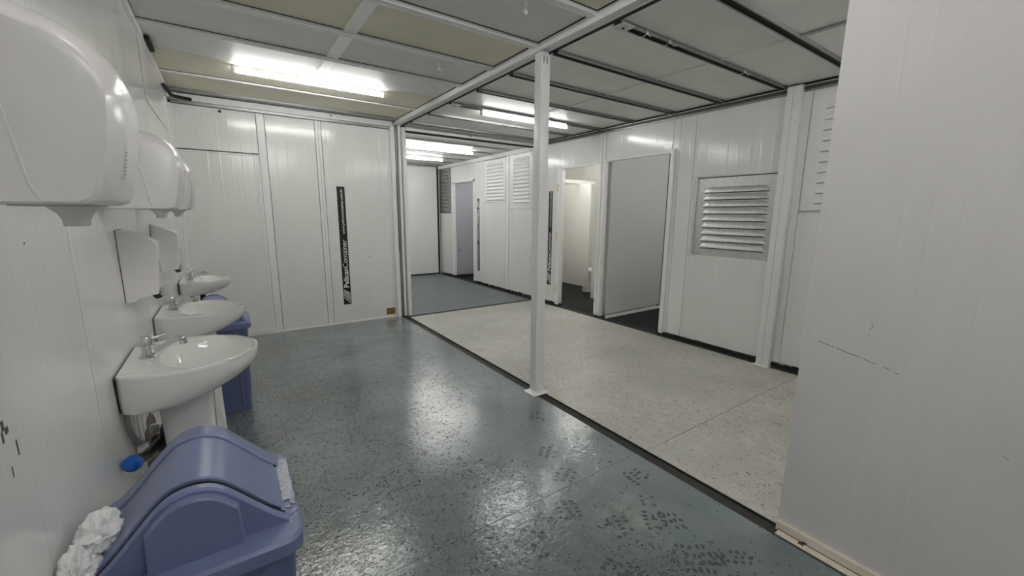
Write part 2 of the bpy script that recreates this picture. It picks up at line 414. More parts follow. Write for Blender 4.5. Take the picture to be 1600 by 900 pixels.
box('soffit_channel', M['galv_mid'], XL+.02, 1.90, 5.26, D-.02, 2.555, 2.60, hd)
box('bolt', M['black'], 1.12, 1.14, D-.064, D-.05, 2.515, 2.53, hd)

# far right wall with its openings, X = XR
wr = struct(box('wall_right', M['white_metal'], XR+.028, XR+.05, YF, 1.6, 0, ZC+.05), 'long white panelled wall with the louvre vents and cubicle doorways', 'wall')
P = [(4.76, 5.43, .05, 2.44), (3.925, 4.76, 2.075, 2.44), (2.885, 3.905, 2.10, 2.44), (2.62, 2.80, .05, 2.44), (2.80, 2.885, .05, 2.44),
     (1.585, 1.76, .05, 2.44), (1.76, 2.62, .05, .985), (1.76, 2.62, 1.80, 2.44), (2.565, 2.62, .985, 1.80),
     (-.5, 1.585, .05, 1.435), (YF, -.5, .05, 2.44), (.35, 1.585, 1.45, 2.44), (-.5, .35, 1.45, 2.44)]
panels(wr, M['panel'], 'x', XR, .05, P)
for y0, y1, z0, z1, dx in ((4.70, 4.79, .03, 2.10, .02), (3.912, 3.955, .03, 2.44, .018), (3.86, 3.903, .03, 2.44, .018), (2.84, 2.895, .03, 2.12, .02),
                           (2.585, 2.60, .05, 2.44, .004), (2.622, 2.634, .05, 2.44, .003)):
    box('joint_post', M['white_metal'], XR-dx, XR+.05, y0, y1, z0, z1, wr, .003)
for y0, y1, z in ((3.955, 4.70, 2.062), (2.895, 3.86, 2.085)):
    box('door_head', M['white_metal'], XR-.014, XR+.05, y0, y1, z, z+.022, wr)
box('dark_joint_or_shade', M['black_gap'], XR-.004, XR+.03, 3.903, 3.912, .02, 2.44, wr)
for z in (.22, 1.03, 1.75):
    bm = bm_new(); tube(bm, [(XR-.028, 4.775, z), (XR-.028, 4.775, z+.09)], .007, 8); bx(bm, XR-.024, XR-.019, 4.755, 4.795, z-.01, z+.10)
    obj('hinge', bm, M['cream_metal'], wr)
tr4 = struct(empty('trim_4'), 'dark galvanised channel along the top of the right wall', 'channel')
box('channel_web', M['galv_dark'], XR-.02, XR+.03, YF, 5.33, 2.45, 2.482, tr4)
box('channel_lip', M['galv'], XR-.036, XR-.006, YF, 5.33, 2.479, 2.486, tr4)
box('channel_top', M['black_gap'], XR-.025, XR+.03, YF, 5.33, 2.486, ZW+.03, tr4)
box('channel_lip', M['galv_mid'], XR-.024, XR, YF, 5.33, 2.437, 2.451, tr4)

# rear room: right wall, end wall, left wall
wr2 = struct(empty('wall_right'), 'white panelled right wall of the rear room with narrow doorway', 'wall')
panels(wr2, M['panel'], 'x', XR, .05, [(5.44, 6.10, .05, 1.475), (6.16, 6.20, .05, 2.42), (6.94, 7.33, .05, 2.42), (6.20, 6.94, .05, 1.615),
                                      (5.44, 6.10, 1.49, 2.42), (7.33, 8.28, 2.08, 2.42), (8.28, 8.38, .05, 2.42), (8.38, YB, .05, 1.42), (6.20, 6.94, 2.385, 2.395)])
box('joint_post', M['white_metal'], XR-.012, XR+.05, 6.10, 6.16, .05, 2.42, wr2)
box('joint_post', M['white_metal'], XR-.014, XR+.05, 7.31, 7.365, .05, 2.085, wr2)
box('joint_post', M['white_metal'], XR-.014, XR+.05, 8.235, 8.29, .05, 2.085, wr2)
box('door_head', M['white_metal'], XR-.014, XR+.05, 7.31, 8.29, 2.05, 2.10, wr2)
box('head_beam', M['white_metal'], XR-.05, XR+.03, 5.44, YB, 2.395, 2.462, wr2)
bm = bm_new(); tube(bm, smooth_path([(XR-.001, 6.95, .33), (XR-.002, 6.80, .30), (XR-.001, 6.62, .16)]), .004, 6); obj('dent', bm, M['white_metal'], wr2)
wf = struct(box('wall_far', M['cream_panel'], 1.9, XR, YB+.03, YB+.08, 0, ZC), 'plain white end wall of the rear room', 'wall')
panels(wf, M['panel'], 'y', YB, .03, [(1.95, 2.90, .03, 2.46), (2.90, 4.06, .03, 2.46)])
box('dark_joint_or_shade', M['black_gap'], 4.062, 4.10, YB-.004, YB+.03, 0, 2.46, wf)
box('dark_joint_or_shade', M['black_gap'], 1.95, 4.06, YB-.002, YB+.03, 0, .03, wf)
box('head_channel', M['galv_mid'], 1.95, XR-.06, YB-.03, YB+.02, 2.44, 2.475, wf)
wrl = struct(box('wall_left', M['panel'], 1.88, 1.93, D+.05, YB, 0, ZC), 'white side wall of the rear room hidden behind the double post', 'wall')

# foreground partition at the right edge
wp = struct(empty('wall_partition'), 'large matt white ribbed partition filling the right edge', 'wall')
panels(wp, M['panel_front'], 'x', 1.952, .06, [(-.52, .672, .035, 2.53), (YF, -.52, .035, 2.53)])
bm = bm_new()
for s, t in (((.615, .902), (.56, .890)), ((.555, .889), (.475, .872)), ((.465, .869), (.425, .860)), ((.402, .857), (.385, .851)), ((.372, .846), (.36, .842))):
    tube(bm, [(1.952, s[0], s[1]), (1.952, (s[0]+t[0])/2, (s[1]+t[1])/2-.002), (1.952, t[0], t[1])], .0011, 5)
tube(bm, [(1.952, .462, .985), (1.952, .452, 1.00), (1.952, .458, 1.012)], .0008, 5)
tube(bm, [(1.952, .46, .965), (1.952, .458, .958)], .001, 5)
tube(bm, [(1.952, .09, .66), (1.952, .075, .655)], .0008, 5)
o = obj('scuff_marks', bm, M['scuff'], wp); o['kind'] = 'stuff'
bb = struct(empty('baseboard_partition'), 'cream painted steel angle along the foot of the partition', 'baseboard')
box('upright_flange', M['cream_metal'], 1.932, 1.953, YF, .668, 0, .042, bb)
box('floor_flange', M['cream_metal'], 1.895, 1.953, YF, .655, .001, .006, bb)
box('joint_line', M['rust'], 1.929, 1.9325, YF, .66, .006, .008, bb)
bm = bm_new(); bx(bm, 1.926, 1.945, .545, .562, .004, .014, .003); bx(bm, 1.912, 1.93, .552, .572, .004, .009, .002); obj('rust_spot', bm, M['rust'], bb)
# unseen end of the room behind the camera
struct(box('wall_front', M['panel'], XL-.06, 6.3, YF-.05, YF, 0, ZC+.05), 'white wall closing the room behind the camera', 'wall')

# side cubicles behind the right wall
XI = XR+.05
struct(box('wall_cubicle', M['cream_panel'], 6.2, 6.25, YF, YB, 0, ZC), 'pale outer wall at the back of the cubicles', 'wall')
ws = struct(empty('wall_stall'), 'grey panelled partition seen through the wider doorway', 'wall')
panels(ws, M['grey_panel'], 'y', 3.905, -.05, [(XI+.06, 5.47, .03, 2.50), (5.53, 6.2, .03, 2.50)])
panels(ws, M['cream_panel'], 'y', 3.91, .03, [(XI, 6.2, 0, 2.50)])
box('dark_joint_or_shade', M['black_gap'], 5.468, 5.532, 3.88, 3.905, 0, 2.5, ws)
box('skirting', M['white_metal'], XI+.02, 6.2, 3.79, 3.815, -.005, .032, ws)
wd = struct(empty('wall_closet'), 'grey panel behind the narrow doorway of the rear room', 'wall')
panels(wd, M['blue_grey_panel'], 'y', 8.21, .05, [(XI, 6.2, .055, 2.5)])
bm = bm_new(); lathe(bm, [(.004, 0), (.014, .006), (.012, .02), (.004, .024)], (0, 0, 0), 12)
bmesh.ops.rotate(bm, verts=bm.verts[:], cent=(0, 0, 0), matrix=Matrix.Rotation(PI/2, 3, 'X')); bmesh.ops.translate(bm, verts=bm.verts[:], vec=(4.24, 8.21, .606))
obj('latch_knob', bm, M['black'], wd, 50)
struct(box('wall_closet', M['panel'], XI, 6.2, 6.95, 7.0, 0, 2.5), 'white inner wall hidden beside the narrow doorway', 'wall')
struct(box('wall_stall', M['panel'], XI, 6.2, 1.62, 1.67, 0, 2.5), 'white inner wall hidden beside the wider doorway', 'wall')

# ------------------------------------------------------------------ ceiling
ce = struct(box('ceiling', M['black_gap'], XL-.06, 6.3, YF-.05, YB+.08, ZC+.035, ZC+.09), 'panelled ceiling with steel purlins', 'ceiling')
ys = [YF, -.86, -.30, .25, .81, 1.36, 1.915, 2.47, 3.04, 3.59, 4.13, 4.69, 5.26]
tone = {2.47: 'ceil_yellow', 3.04: 'ceil_grey', 3.59: 'ceil_grey', 4.13: 'ceil_yellow', 4.69: 'ceil_yellow', 1.36: 'ceil_yellow', .25: 'ceil_yellow'}
for y0, y1 in zip(ys[:-1], ys[1:]):
    for x0, x1 in ((XL, .785), (.787, 1.905)):
        box('ceiling_panel', M[tone.get(y0, 'ceil_grey')], x0, x1, y0+.002, y1-.002, ZC, ZC+.03, ce)
for y, w, h in ((2.47, .052, .022), (3.04, .046, .018), (3.59, .042, .016), (4.69, .022, .008), (1.915, .05, .02), (1.36, .05, .02), (.81, .05, .02), (.25, .05, .02), (-.3, .05, .02), (-.86, .05, .02)):
    bm = bm_new(); bx(bm, XL, 1.90, y-w/2, y+w/2, ZC-h, ZC+.004); bx(bm, XL, 1.90, y+w/2-.008, y+w/2+.001, ZC-h-.006, ZC-h); bx(bm, XL, 1.90, y-w/2-.001, y-w/2+.008, ZC-h-.006, ZC-h)
    obj('purlin', bm, M['white_metal'], ce)
    box('purlin_gap', M['black_gap'], XL, 1.90, y-w/2-.006, y-w/2, ZC-.003, ZC+.004, ce)
for y0, y1 in ((2.50, 3.015), (3.065, 3.565), (3.615, 4.12), (1.94, 2.44)):
    box('cover_strip', M['white_metal'], .745, .825, y0, y1, ZC-.010, ZC+.002, ce)
yw = [YF, -1.35, -.82, -.29, .24, .765, 1.293, 1.80, 2.347, 2.885, 3.415, 3.966, 4.495, 5.04]
for y0, y1 in zip(yw[:-1], yw[1:]):
    for x0, x1 in ((1.972, 3.03), (3.033, XR+.02)):
        box('ceiling_panel', M['ceil_white'], x0, x1, y0+.002, y1-.002, ZW, ZW+.03, ce)
def c_purlin(y, x0, x1, zt, h=.02, w=.062, mat='galv_mid', inner='black_gap'):
    bm = bm_new(); z0 = zt-h
    bx(bm, x0, x1, y-w/2, y-w/2+.004, z0, zt); bx(bm, x0, x1, y+w/2-.004, y+w/2, z0, zt)
    bx(bm, x0, x1, y-w/2, y-w/2+.010, z0-.002, z0+.001); bx(bm, x0, x1, y+w/2-.010, y+w/2, z0-.002, z0+.001)
    p = obj('purlin', bm, M[mat], ce)
    box('purlin_channel', M[inner], x0, x1, y-w/2+.004, y+w/2-.004, z0+.006, zt, ce)
    return p
for y in yw[1:]: c_purlin(y, 1.972, XR-.04, ZW)
box('ceiling_panel', M['ceil_white'], 1.99, XR+.02, 5.042, 5.17, ZW, ZW+.03, ce)
box('purlin', M['galv_mid'], 1.99, XR-.02, 5.17, 5.33, ZW-.004, ZW+.06, ce)
box('joint_strip', M['galv_mid'], 3.015, 3.05, YF, 1.26, ZW-.012, ZW+.002, ce)
box('joint_strip', M['ceil_white'], 3.02, 3.045, 1.33, 5.0, ZW-.008, ZW+.002, ce)
yr = [5.42, 5.96, 6.50, 7.04, 7.58, 8.12, 8.66, YB]
for y0, y1 in zip(yr[:-1], yr[1:]):
    for x0, x1 in ((1.93, 3.10), (3.103, XR)):
        box('ceiling_panel', M['ceil_white'], x0, x1, y0+.003, y1-.003, ZR, ZR+.03, ce)
for y in yr[1:-1]: c_purlin(y, 1.95, XR-.07, ZR, .012, .04)
box('ceiling_panel', M['ceil_white'], XI, 6.2, YF, YB, ZC-.01, ZC+.02, ce)

# beam along the joint between the two modules
be = struct(empty('trim_5'), 'white grooved steel beam running over the middle post', 'beam')
box('beam_web', M['white_metal'], 1.905, 1.98, YF, 5.43, 2.530, 2.60, be)
for x0, x1 in ((1.895, 1.918), (1.966, 1.988)):
    box('beam_lip', M['white_metal'], x0, x1, YF, 5.43, 2.517, 2.60, be)
box('dark_joint_or_shade', M['black_gap'], 1.968, 1.974, YF, 5.33, ZW-.003, 2.53, be)
box('dark_joint_or_shade', M['black_gap'], 1.887, 1.896, YF, 5.33, ZC-.004, ZC+.02, be)  # black strip draws the shadow line along the left side of the beam
for y, s in ((1.80, 1.972), (3.966, 1.972)):
    box('bracket', M['galv'], s, s+.10, y-.045, y+.045, ZW-.026, ZW-.02, be)
    bm = bm_new(); tube(bm, [(s+.05, y, ZW-.032), (s+.05, y, ZW-.02)], .008, 8); obj('bolt', bm, M['black'], be)
# head beam into the rear room
h2 = struct(empty('trim_6'), 'white steel head beam over the opening to the rear room', 'beam')
box('beam', M['white_metal'], 2.02, XR-.02, 5.34, 5.42, 2.455, 2.503, h2)
box('beam_shadow_gap', M['black_gap'], 2.02, XR-.02, 5.35, 5.44, 2.442, 2.455, h2)
box('bolt', M['black'], 2.95, 2.97, 5.335, 5.35, 2.475, 2.49, h2)
# double post at the end of the wall
dp = struct(empty('trim_7'), 'pair of white steel uprights between end wall and rear room opening', 'post')
box('upright', M['white_metal'], 1.835, 1.885, D-.05, D+.05, 0, 2.53, dp, .004)
box('upright', M['galv_mid'], 1.888, 1.920, D-.01, D+.05, 0, 2.53, dp)
box('dark_joint_or_shade', M['black_gap'], 1.885, 1.905, D-.014, D+.02, .9, 2.5, dp)
box('upright', M['white_metal'], 1.935, 1.965, D-.045, D+.05, 0, 2.53, dp, .003)
box('upright', M['white_metal'], 1.982, 2.030, D-.07, D+.05, 0, 2.50, dp, .004)
box('upright', M['galv_mid'], 1.965, 1.985, D-.02, D+.05, 0, 2.53, dp)

# free-standing posts
def steel_post(label, x0, x1, y0, y1, plate, dx=0.0):
    cx, cy = (x0+x1)/2, (y0+y1)/2
    t = thing('steel_post', label, 'post', (cx, cy, 0), 'white steel posts')
    hx, hy = (x1-x0)/2, (y1-y0)/2
    bm = bm_new(); bx(bm, -hx, hx, -hy, hy, .007, 2.49 if dx else 2.515, .005)
    obj('shaft', bm, M['white_metal'], t, 40)
    for px in (-.45*hx, .25*hx): box('top_slot', M['black_gap'], px-.003, px+.003, -hy-.0008, -hy+.002, 2.44, 2.485, t)
    if dx: box('seam_line', M['galv_mid'], -hx-.0008, -hx+.001, .004, .006, .01, 2.5, t); box('seam_line', M['galv_mid'], .1*hx, .1*hx+.002, -hy-.0008, -hy+.001, .01, 2.5, t)
    q = plate
    bm = bm_new(); bx(bm, q[0]-cx, q[1]-cx, q[2]-cy, q[3]-cy, .0005, .008, .002); obj('base_plate', bm, M['white_metal'], t)
    return t
steel_post('white square steel post standing in the middle on the dark floor joint', 1.903, 1.984, 2.415, 2.49, (1.850, 1.996, 2.36, 2.50))
steel_post('white steel post against the right wall beside the metal louvre vent', 4.072, 4.137, 1.645, 1.760, (4.036, 4.137, 1.638, 1.775), 1)

# ------------------------------------------------------------------ louvre vents
def louvre_vent(name, label, y0, y1, z0, z1, n, mat, margin=(.07, .06, .08, .08), group=None, left_lip=True, proud=.006, D_=.018):
    yc = (y0+y1)/2
    t = thing(name, label, 'vent', (XR, yc, z0), group)
    hw, H = (y1-y0)/2, z1-z0
    bm = bm_new(); bx(bm, -proud, .004, -hw, hw, 0, H); obj('sheet', bm, mat, t)
    if left_lip:
        box('edge_flange', mat, -.02, .004, hw, hw+.022, -.004, H+.004, t)
        box('shadow_gap', M['black_gap'], -proud-.001, 0, -hw, hw, H-.004, H+.006, t)
    ml, mr, mb, mt = margin
    pitch = (H-mb-mt)/n
    def hood():
        bm = bm_new(); nu, nv = 22, 6; w = 2*hw-ml-mr; hh = pitch*.74
        G = []
        for i in range(nu+1):
            u = i/nu; s = min(u, 1-u)*w/(hh*1.3); e = math.sqrt(max(0, 1-(1-min(1, s))**2))
            row = []
            for j in range(nv+1):
                v = j/nv
                dep = D_*e*math.sin(v*PI/2)**.8
                row.append(bm.verts.new((-proud-dep, -hw+mr+u*w, hh*(1-v)*e + 0)))
            G.append(row)
        for i in range(nu):
            for j in range(nv): bm.faces.new((G[i][j], G[i+1][j], G[i+1][j+1], G[i][j+1]))
        # turned-in lip at the bottom edge
        L2 = [bm.verts.new((-proud-.0005, r[nv].co.y, -.002)) for r in G]
        for i in range(nu): bm.faces.new((G[i][nv], G[i+1][nv], L2[i+1], L2[i]))
        return bm
    first = None
    for k in range(n):
        if first is None:
            first = obj('louvre', hood(), mat, t, 50, recalc=False); o = first
        else:
            o = first.copy(); C.objects.link(o)
        o.location = (0, 0, mb + pitch*k + pitch*.12)
        bm = None
    sh = None
    for k in range(n):
        if sh is None: sh = box('louvre_slot_shade', M['black_gap'] if left_lip else M['abs_grey'], -proud-.0012, 0, -hw+mr+.01, hw-ml-.01, -.004, .0035, t); o = sh  # dark strip stands in for the shade under each hood
        else: o = sh.copy(); C.objects.link(o)
        o.location = (0, 0, mb + pitch*k + pitch*.12 - .006)
    return t
louvre_vent('louvre_vent', 'shiny galvanised louvre vent in the right wall beside the post', 1.765, 2.545, .99, 1.785, 9, M['galv'], (.07, .06, .075, .085), 'louvre vents')
louvre_vent('louvre_vent', 'white louvre vent half hidden behind the foreground partition', .40, 1.575, 1.455, 2.42, 10, M['white_metal'], (.09, .1, .05, .07), 'louvre vents', False)
louvre_vent('louvre_vent', 'white louvre vent in the rear room beside the middle post', 5.455, 6.07, 1.495, 2.405, 12, M['white_metal'], (.10, .03, .10, .06), 'louvre vents', False)
louvre_vent('louvre_vent', 'smaller white louvre vent between doorway banner and joint in the rear room', 6.215, 6.93, 1.625, 2.38, 11, M['white_metal'], (.07, .05, .03, .04), 'louvre vents', False)
louvre_vent('louvre_vent', 'dark galvanised louvre vent in the far corner of the rear room', 8.40, 8.90, 1.43, 2.40, 11, M['galv_mid'], (.06, .05, .06, .05), 'louvre vents', False, D_=.03)

# ------------------------------------------------------------------ banners
def text_bm(body, size, bold=0.0):
    cu = bpy.data.curves.new('t', 'FONT'); cu.body = body; cu.size = size; cu.offset = bold; cu.extrude = .0004
    o = bpy.data.objects.new('t', cu); C.objects.link(o)
    dg = bpy.context.evaluated_depsgraph_get(); me = bpy.data.meshes.new_from_object(o.evaluated_get(dg))
    bm = bm_new(); bm.from_mesh(me)
    bpy.data.objects.remove(o); bpy.data.curves.remove(cu); bpy.data.meshes.remove(me)
    return bm
def fit(bm, x0, x1, y0, y1):
    xs = [v.co.x for v in bm.verts]; ys_ = [v.co.y for v in bm.verts]
    sx = (x1-x0)/(max(xs)-min(xs)); sy = (y1-y0)/(max(ys_)-min(ys_)); ax, ay = min(xs), min(ys_)
    for v in bm.verts: v.co.x = x0+(v.co.x-ax)*sx; v.co.y = y0+(v.co.y-ay)*sy
    return bm
def banner(label, origin, right, up, L=1.487, Wd=.102):
    """local x runs along the strip (reading direction), local y across it, local z out of the wall"""
    t = thing('wall_banner', label, 'sign', origin, 'black vertical banners with white lettering')
    R = Matrix((right, up, Vector(right).cross(Vector(up)))).transposed()
    t.rotation_euler = R.to_euler()
    box('border', M['white_vinyl'], 0, L, 0, Wd, .0002, .0014, t)
    box('backing', M['black_vinyl'], .005, L-.005, .004, Wd-.004, .0014, .0022, t)
    bm = bm_new()
    for k in range(5):
        a = .022+k*.029; e = Wd-.012
        c = [(a, .012), (a+.015, .012), (a+.015+.078, e), (a+.078, e)]
        if k == 0: c = [(.018, .012), (.031, .012), (.031+.078, e), (.018+.078, e)]
        vs = [(max(.014, min(.205, x)), y) for x, y in c]
        b = [bm.verts.new((x, y, .0023)) for x, y in vs]; tt = [bm.verts.new((x, y, .0029)) for x, y in vs]
        bm.faces.new(b[::-1]); bm.faces.new(tt)
        for i in range(4): bm.faces.new((b[i], b[(i+1) % 4], tt[(i+1) % 4], tt[i]))
    bm.verts.ensure_lookup_table()
    obj('stripe_emblem', bm, M['white_vinyl'], t)
    for nm, body, bold, x0, x1, y0, y1 in (('lettering', 'Pelican', .022, .225, .475, .020, .082), ('lettering', 'Container', .0, .482, .835, .022, .082), ('web_address', 'www.pelicancontainer.com.br', .006, .905, 1.455, .022, .064)):
        bm = fit(text_bm(body, .1, bold*.1), x0, x1, y0, y1)
        bmesh.ops.translate(bm, verts=bm.verts[:], vec=(0, 0, .0029))
        obj(nm, bm, M['white_vinyl'], t, recalc=False)
    return t
banner('black vertical banner on the end wall of the wash room', (1.250, D-.0005, .240), Vector((0, 0, 1)), Vector((-1, 0, 0)))
banner('black vertical banner on the right wall just behind the middle post', (XR-.0005, 4.905, .305), Vector((0, 0, 1)), Vector((0, 1, 0)), 1.455, .10)
banner('black upside-down banner beside the narrow doorway of the rear room', (XR-.0005, 7.225, 1.71), Vector((0, 0, -1)), Vector((0, -1, 0)), 1.445, .10)
# amber rating plate
t = thing('rating_plate', 'small amber rating plate low on the end wall near the double post', 'plate', (1.755, D, .085))
box('plate', M['amber'], -.062, .062, -.003, .0, -.045, .045, t)
for z, x0, x1 in ((.034, -.055, .055), (.022, -.05, .03), (-.004, -.05, .05), (-.02, -.045, .035), (-.034, -.05, .045)):
    box('print_line', M['amber_dark'], x0, x1, -.0036, -.0028, z-.004, z+.004, t)

# ------------------------------------------------------------------ fluorescent fixtures
def fixture(label, x0, x1, y, z, rz=0.0):
    t = thing('tube_light', label, 'lamp', ((x0+x1)/2, y, z), 'ceiling tube lights', rz)
    h = (x1-x0)/2
    bm = bm_new(); bx(bm, -h, h, -.014, .014, -.016, 0, .003); obj('batten', bm, M['batten'], t, 40)
    bm = bm_new(); tube(bm, [(-h+.03, 0, -.042), (h-.03, 0, -.042)], .014, 16); obj('tube', bm, M['tube'], t, 60)
    for s in (-1, 1):
        bm = bm_new(); bx(bm, s*(h-.015)-.012, s*(h-.015)+.012, -.016, .016, -.060, -.012, .004); obj('lamp_holder', bm, M['batten'], t, 40)
    for s in (-.33, .40):
        bm = bm_new(); tube(bm, [(s*h*1.15, .016*math.cos(a*PI/8), -.042+.016*math.sin(a*PI/8)) for a in range(-8, 9)], .0014, 5); obj('clip', bm, M['galv'], t)
    return t
fixture('lit ceiling tube over the wash room near the end wall', .15, 1.40, 4.22, ZC)
fixture('lit ceiling tube behind the top of the middle post', 2.35, 3.60, 4.02, ZW)
fixture('nearer lit ceiling tube of the rear room', 2.41, 3.66, 6.50, ZR)
fixture('farther lit ceiling tube of the rear room by its end wall', 2.40, 3.64, 7.68, ZR)
fixture('added unseen ceiling tube over the wash room behind the camera', .15, 1.40, -.60, ZC)  # guessed lamp out of view, added to light the foreground
fixture('added unseen ceiling tube over the wash room just above the camera', .15, 1.40, .95, ZC)  # unseen lamp added to brighten the foreground and the partition
fixture('added unseen ceiling tube over the white floor beyond the partition', 2.35, 3.60, .50, ZW)  # guessed, never in view; added to match the light over the white floor
fixture('added unseen ceiling tube inside the cubicle room above its screens', 4.60, 5.85, 5.30, ZC-.01)  # hidden lamp, guessed to make the doorway interior bright
fixture('added unseen ceiling tube inside the cubicle room just behind its doorway', 4.00, 5.25, 4.75, ZC-.01, PI/2)  # second hidden lamp, turned lengthwise and added to brighten the screens
fixture('added unseen ceiling tube inside the shower room behind the louvre vent', 4.60, 5.85, 2.3, ZC-.01)  # hidden lamp added to lighten the grey partition
fixture('added unseen ceiling tube inside the closet of the rear room', 4.80, 6.05, 7.35, ZC-.01)  # hidden lamp added to lift the panel behind the narrow doorway

# small ceiling fittings
for lab, x, y in (('white ceiling hook nearest the camera above the beam', 1.505, 2.06), ('white ceiling hook left of the top of the middle post', 1.50, 3.20)):
    t = thing('ceiling_hook', lab, 'hook', (x, y, ZC), 'white ceiling hooks')
    bm = bm_new(); lathe(bm, [(.012, -.006), (.012, 0)], n=12); obj('rosette', bm, M['white_metal'], t)
    bm = bm_new(); tube(bm, [(0, 0, -.004), (0, 0, -.035)] + [(.010*math.sin(a*PI/6), 0, -.045+.010*math.cos(a*PI/6)) for a in range(1, 11)], .0035, 6); obj('hook', bm, M['white_metal'], t, 60)
for lab, x, y, a in (('loose white cable tie, middle of three along the second dark purlin', 2.42, 1.80, .5), ('white cable tie on the second dark purlin, nearest the right wall', 3.36, 1.80, .4), ('white cable tie on the second dark purlin, nearest the beam', 2.20, 1.80, .1)):
    t = thing('cable_tie', lab, 'cable tie', (x, y, ZW-.02), 'cable ties on the purlin')
    w = .036
    bm = bm_new(); tube(bm, [(.0, -w, .05), (.0, -w, -.006), (.02*a, 0, -.012), (.04*a, w, -.006), (.04*a, w, .05)], .0022, 5); obj('strap', bm, M['white_vinyl'], t)
    bm = bm_new(); bx(bm, -.005, .005, -w-.004, -w+.004, -.012, .0); tube(bm, [(0, -w, -.01), (.03*a, -w-.02, -.03), (.10*a, -w-.02, -.02)], .0016, 5); obj('tail', bm, M['white_vinyl'], t)

# ------------------------------------------------------------------ hand dryers
def hand_dryer(label, y0, wd=.25):
    t = thing('hand_dryer', label, 'hand dryer', (XL, y0+wd/2, 1.41), 'wall-mounted white hand dryers')
    prof = [(0, 0), (0, .245), (.07, .247), (.115, .243), (.15, .237), (.18, .227), (.203, .212), (.219, .193), (.228, .17), (.231, .148), (.229, .12), (.225, .09), (.219, .055), (.211, .02), (.205, .006), (.192, 0), (.12, -.001)]
    def row(y, top, fr, ins=0.0):
        out = []
        for u, z in prof:
            k = u/.231; kz = max(0, z)/.245
            out.append((u + fr*k - ins*k, y, z + top*kz**2*(1-.25*k) - ins*.6*kz + (ins*.5 if z < .02 else 0)))
        return out
    h = wd/2
    bm = bm_new()
    rows = [row(-h, 0, 0, .006), row(-h+.004, .002, .001), row(-h+.016, .012, .005), row(-h+.040, .028, .010), row(-h+.075, .040, .013), row(0, .046, .014),
            row(h-.075, .040, .013), row(h-.040, .028, .010), row(h-.016, .012, .005), row(h-.004, .002, .001), row(h, 0, 0, .006)]
    loft(bm, rows); obj('cover', bm, M['abs'], t, 32)
    for s in (-1, 1):
        bm = bm_new()
        tube(bm, smooth_path([(.10, s*(h+.0005), .21), (.118, s*(h+.0005), .165), (.132, s*(h+.0005), .12), (.140, s*(h+.0005), .06), (.146, s*(h+.0005), .018), (.155, s*(h-.004), .001)]), .0022, 6)
        obj('seam', bm, M['abs_line'], t, 60)
    bm = bm_new(); loft(bm, [[(u, v, z) for u, v in ((.10, -.055), (.175, -.055), (.19, -.04), (.19, .04), (.175, .055), (.10, .055))] for z in (0.002, -.003)]); obj('base_plate', bm, M['abs_grey'], t)
    bm = bm_new(); lathe(bm, [(.034, .004), (.030, -.004), (.021, -.012), (.017, -.022), (.016, -.032), (.013, -.032), (.014, -.02)], (.157, .0, -.002), 20); obj('nozzle', bm, M['abs'], t, 45)
    # printed pictograms on the front face
    def front(z, y=-.055):
        rw = [(a, c) for a, b, c in row(y, .035, .012)][5:14]
        for (a0, c0), (a1, c1) in zip(rw[:-1], rw[1:]):
            if c1 <= z <= c0: return a0+(a1-a0)*(c0-z)/max(1e-6, c0-c1)
        return rw[-1][0]
    for zc, hh, rows_ in ((.185, .022, 5), (.062, .040, 8)):
        bm = bm_new()
        for k in range(rows_):
            z = zc+hh*(k/(rows_-1)-.5); yy = -.062+.003*(k % 3)
            for y0_, y1_ in ((yy, yy+.010), (yy+.013, yy+.017+.004*(k % 2))):
                vs = [bm.verts.new((front(zz, yq)+.0012, yq, zz)) for yq, zz in ((y0_, z-.0008), (y1_, z-.0008), (y1_, z+.0012), (y0_, z+.0012))]
                bm.faces.new(vs)
        obj('pictogram', bm, M['icon'], t)
    return t
hand_dryer('huge nearest white hand dryer cropped by the upper left corner', .832, .25)
hand_dryer('second white hand dryer, partly behind the nearest one', 1.94, .25)
hand_dryer('farthest white hand dryer, next to the end wall', 2.66, .25)

# ------------------------------------------------------------------ soap dispensers
def dispenser(label, y0):
    t = thing('soap_dispenser', label, 'dispenser', (XL, y0+.06, 1.04), 'white wall dispensers')
    prof = [(0, .005), (0, .288), (.03, .281), (.07, .264), (.10, .250), (.112, .243), (.118, .232), (.116, .15), (.110, .06), (.104, .030), (.07, .022), (.045, .016), (.03, .004), (.012, 0)]
    bm = bm_new()
    rows = [[(u*.985, y, z*.99+.001) for u, z in prof] if e else [(u, y, z) for u, z in prof] for y, e in ((-.06, 1), (-.056, 0), (.056, 0), (.06, 1))]
    loft(bm, rows); obj('body', bm, M['abs'], t, 35)
    bm = bm_new(); loft(bm, [[(u, y, z) for u, z in ((.078, .026), (.112, .046), (.116, .030), (.110, .012), (.092, .008))] for y in (-.045, .045)]); obj('push_lever', bm, M['black'], t)
    box('lever_plate', M['abs_grey'], .108, .119, -.05, .05, .022, .055, t)
    box('level_window', M['abs_grey'], .1145, .1175, -.03, .03, .115, .165, t)
    box('wall_gasket', M['black'], -.0005, .002, -.0615, .0615, .004, .29, t)
    return t
dispenser('nearer of two white soap dispensers, above the nearest basin', 2.172)
dispenser('farther of two white soap dispensers, above the middle basin', 3.075)

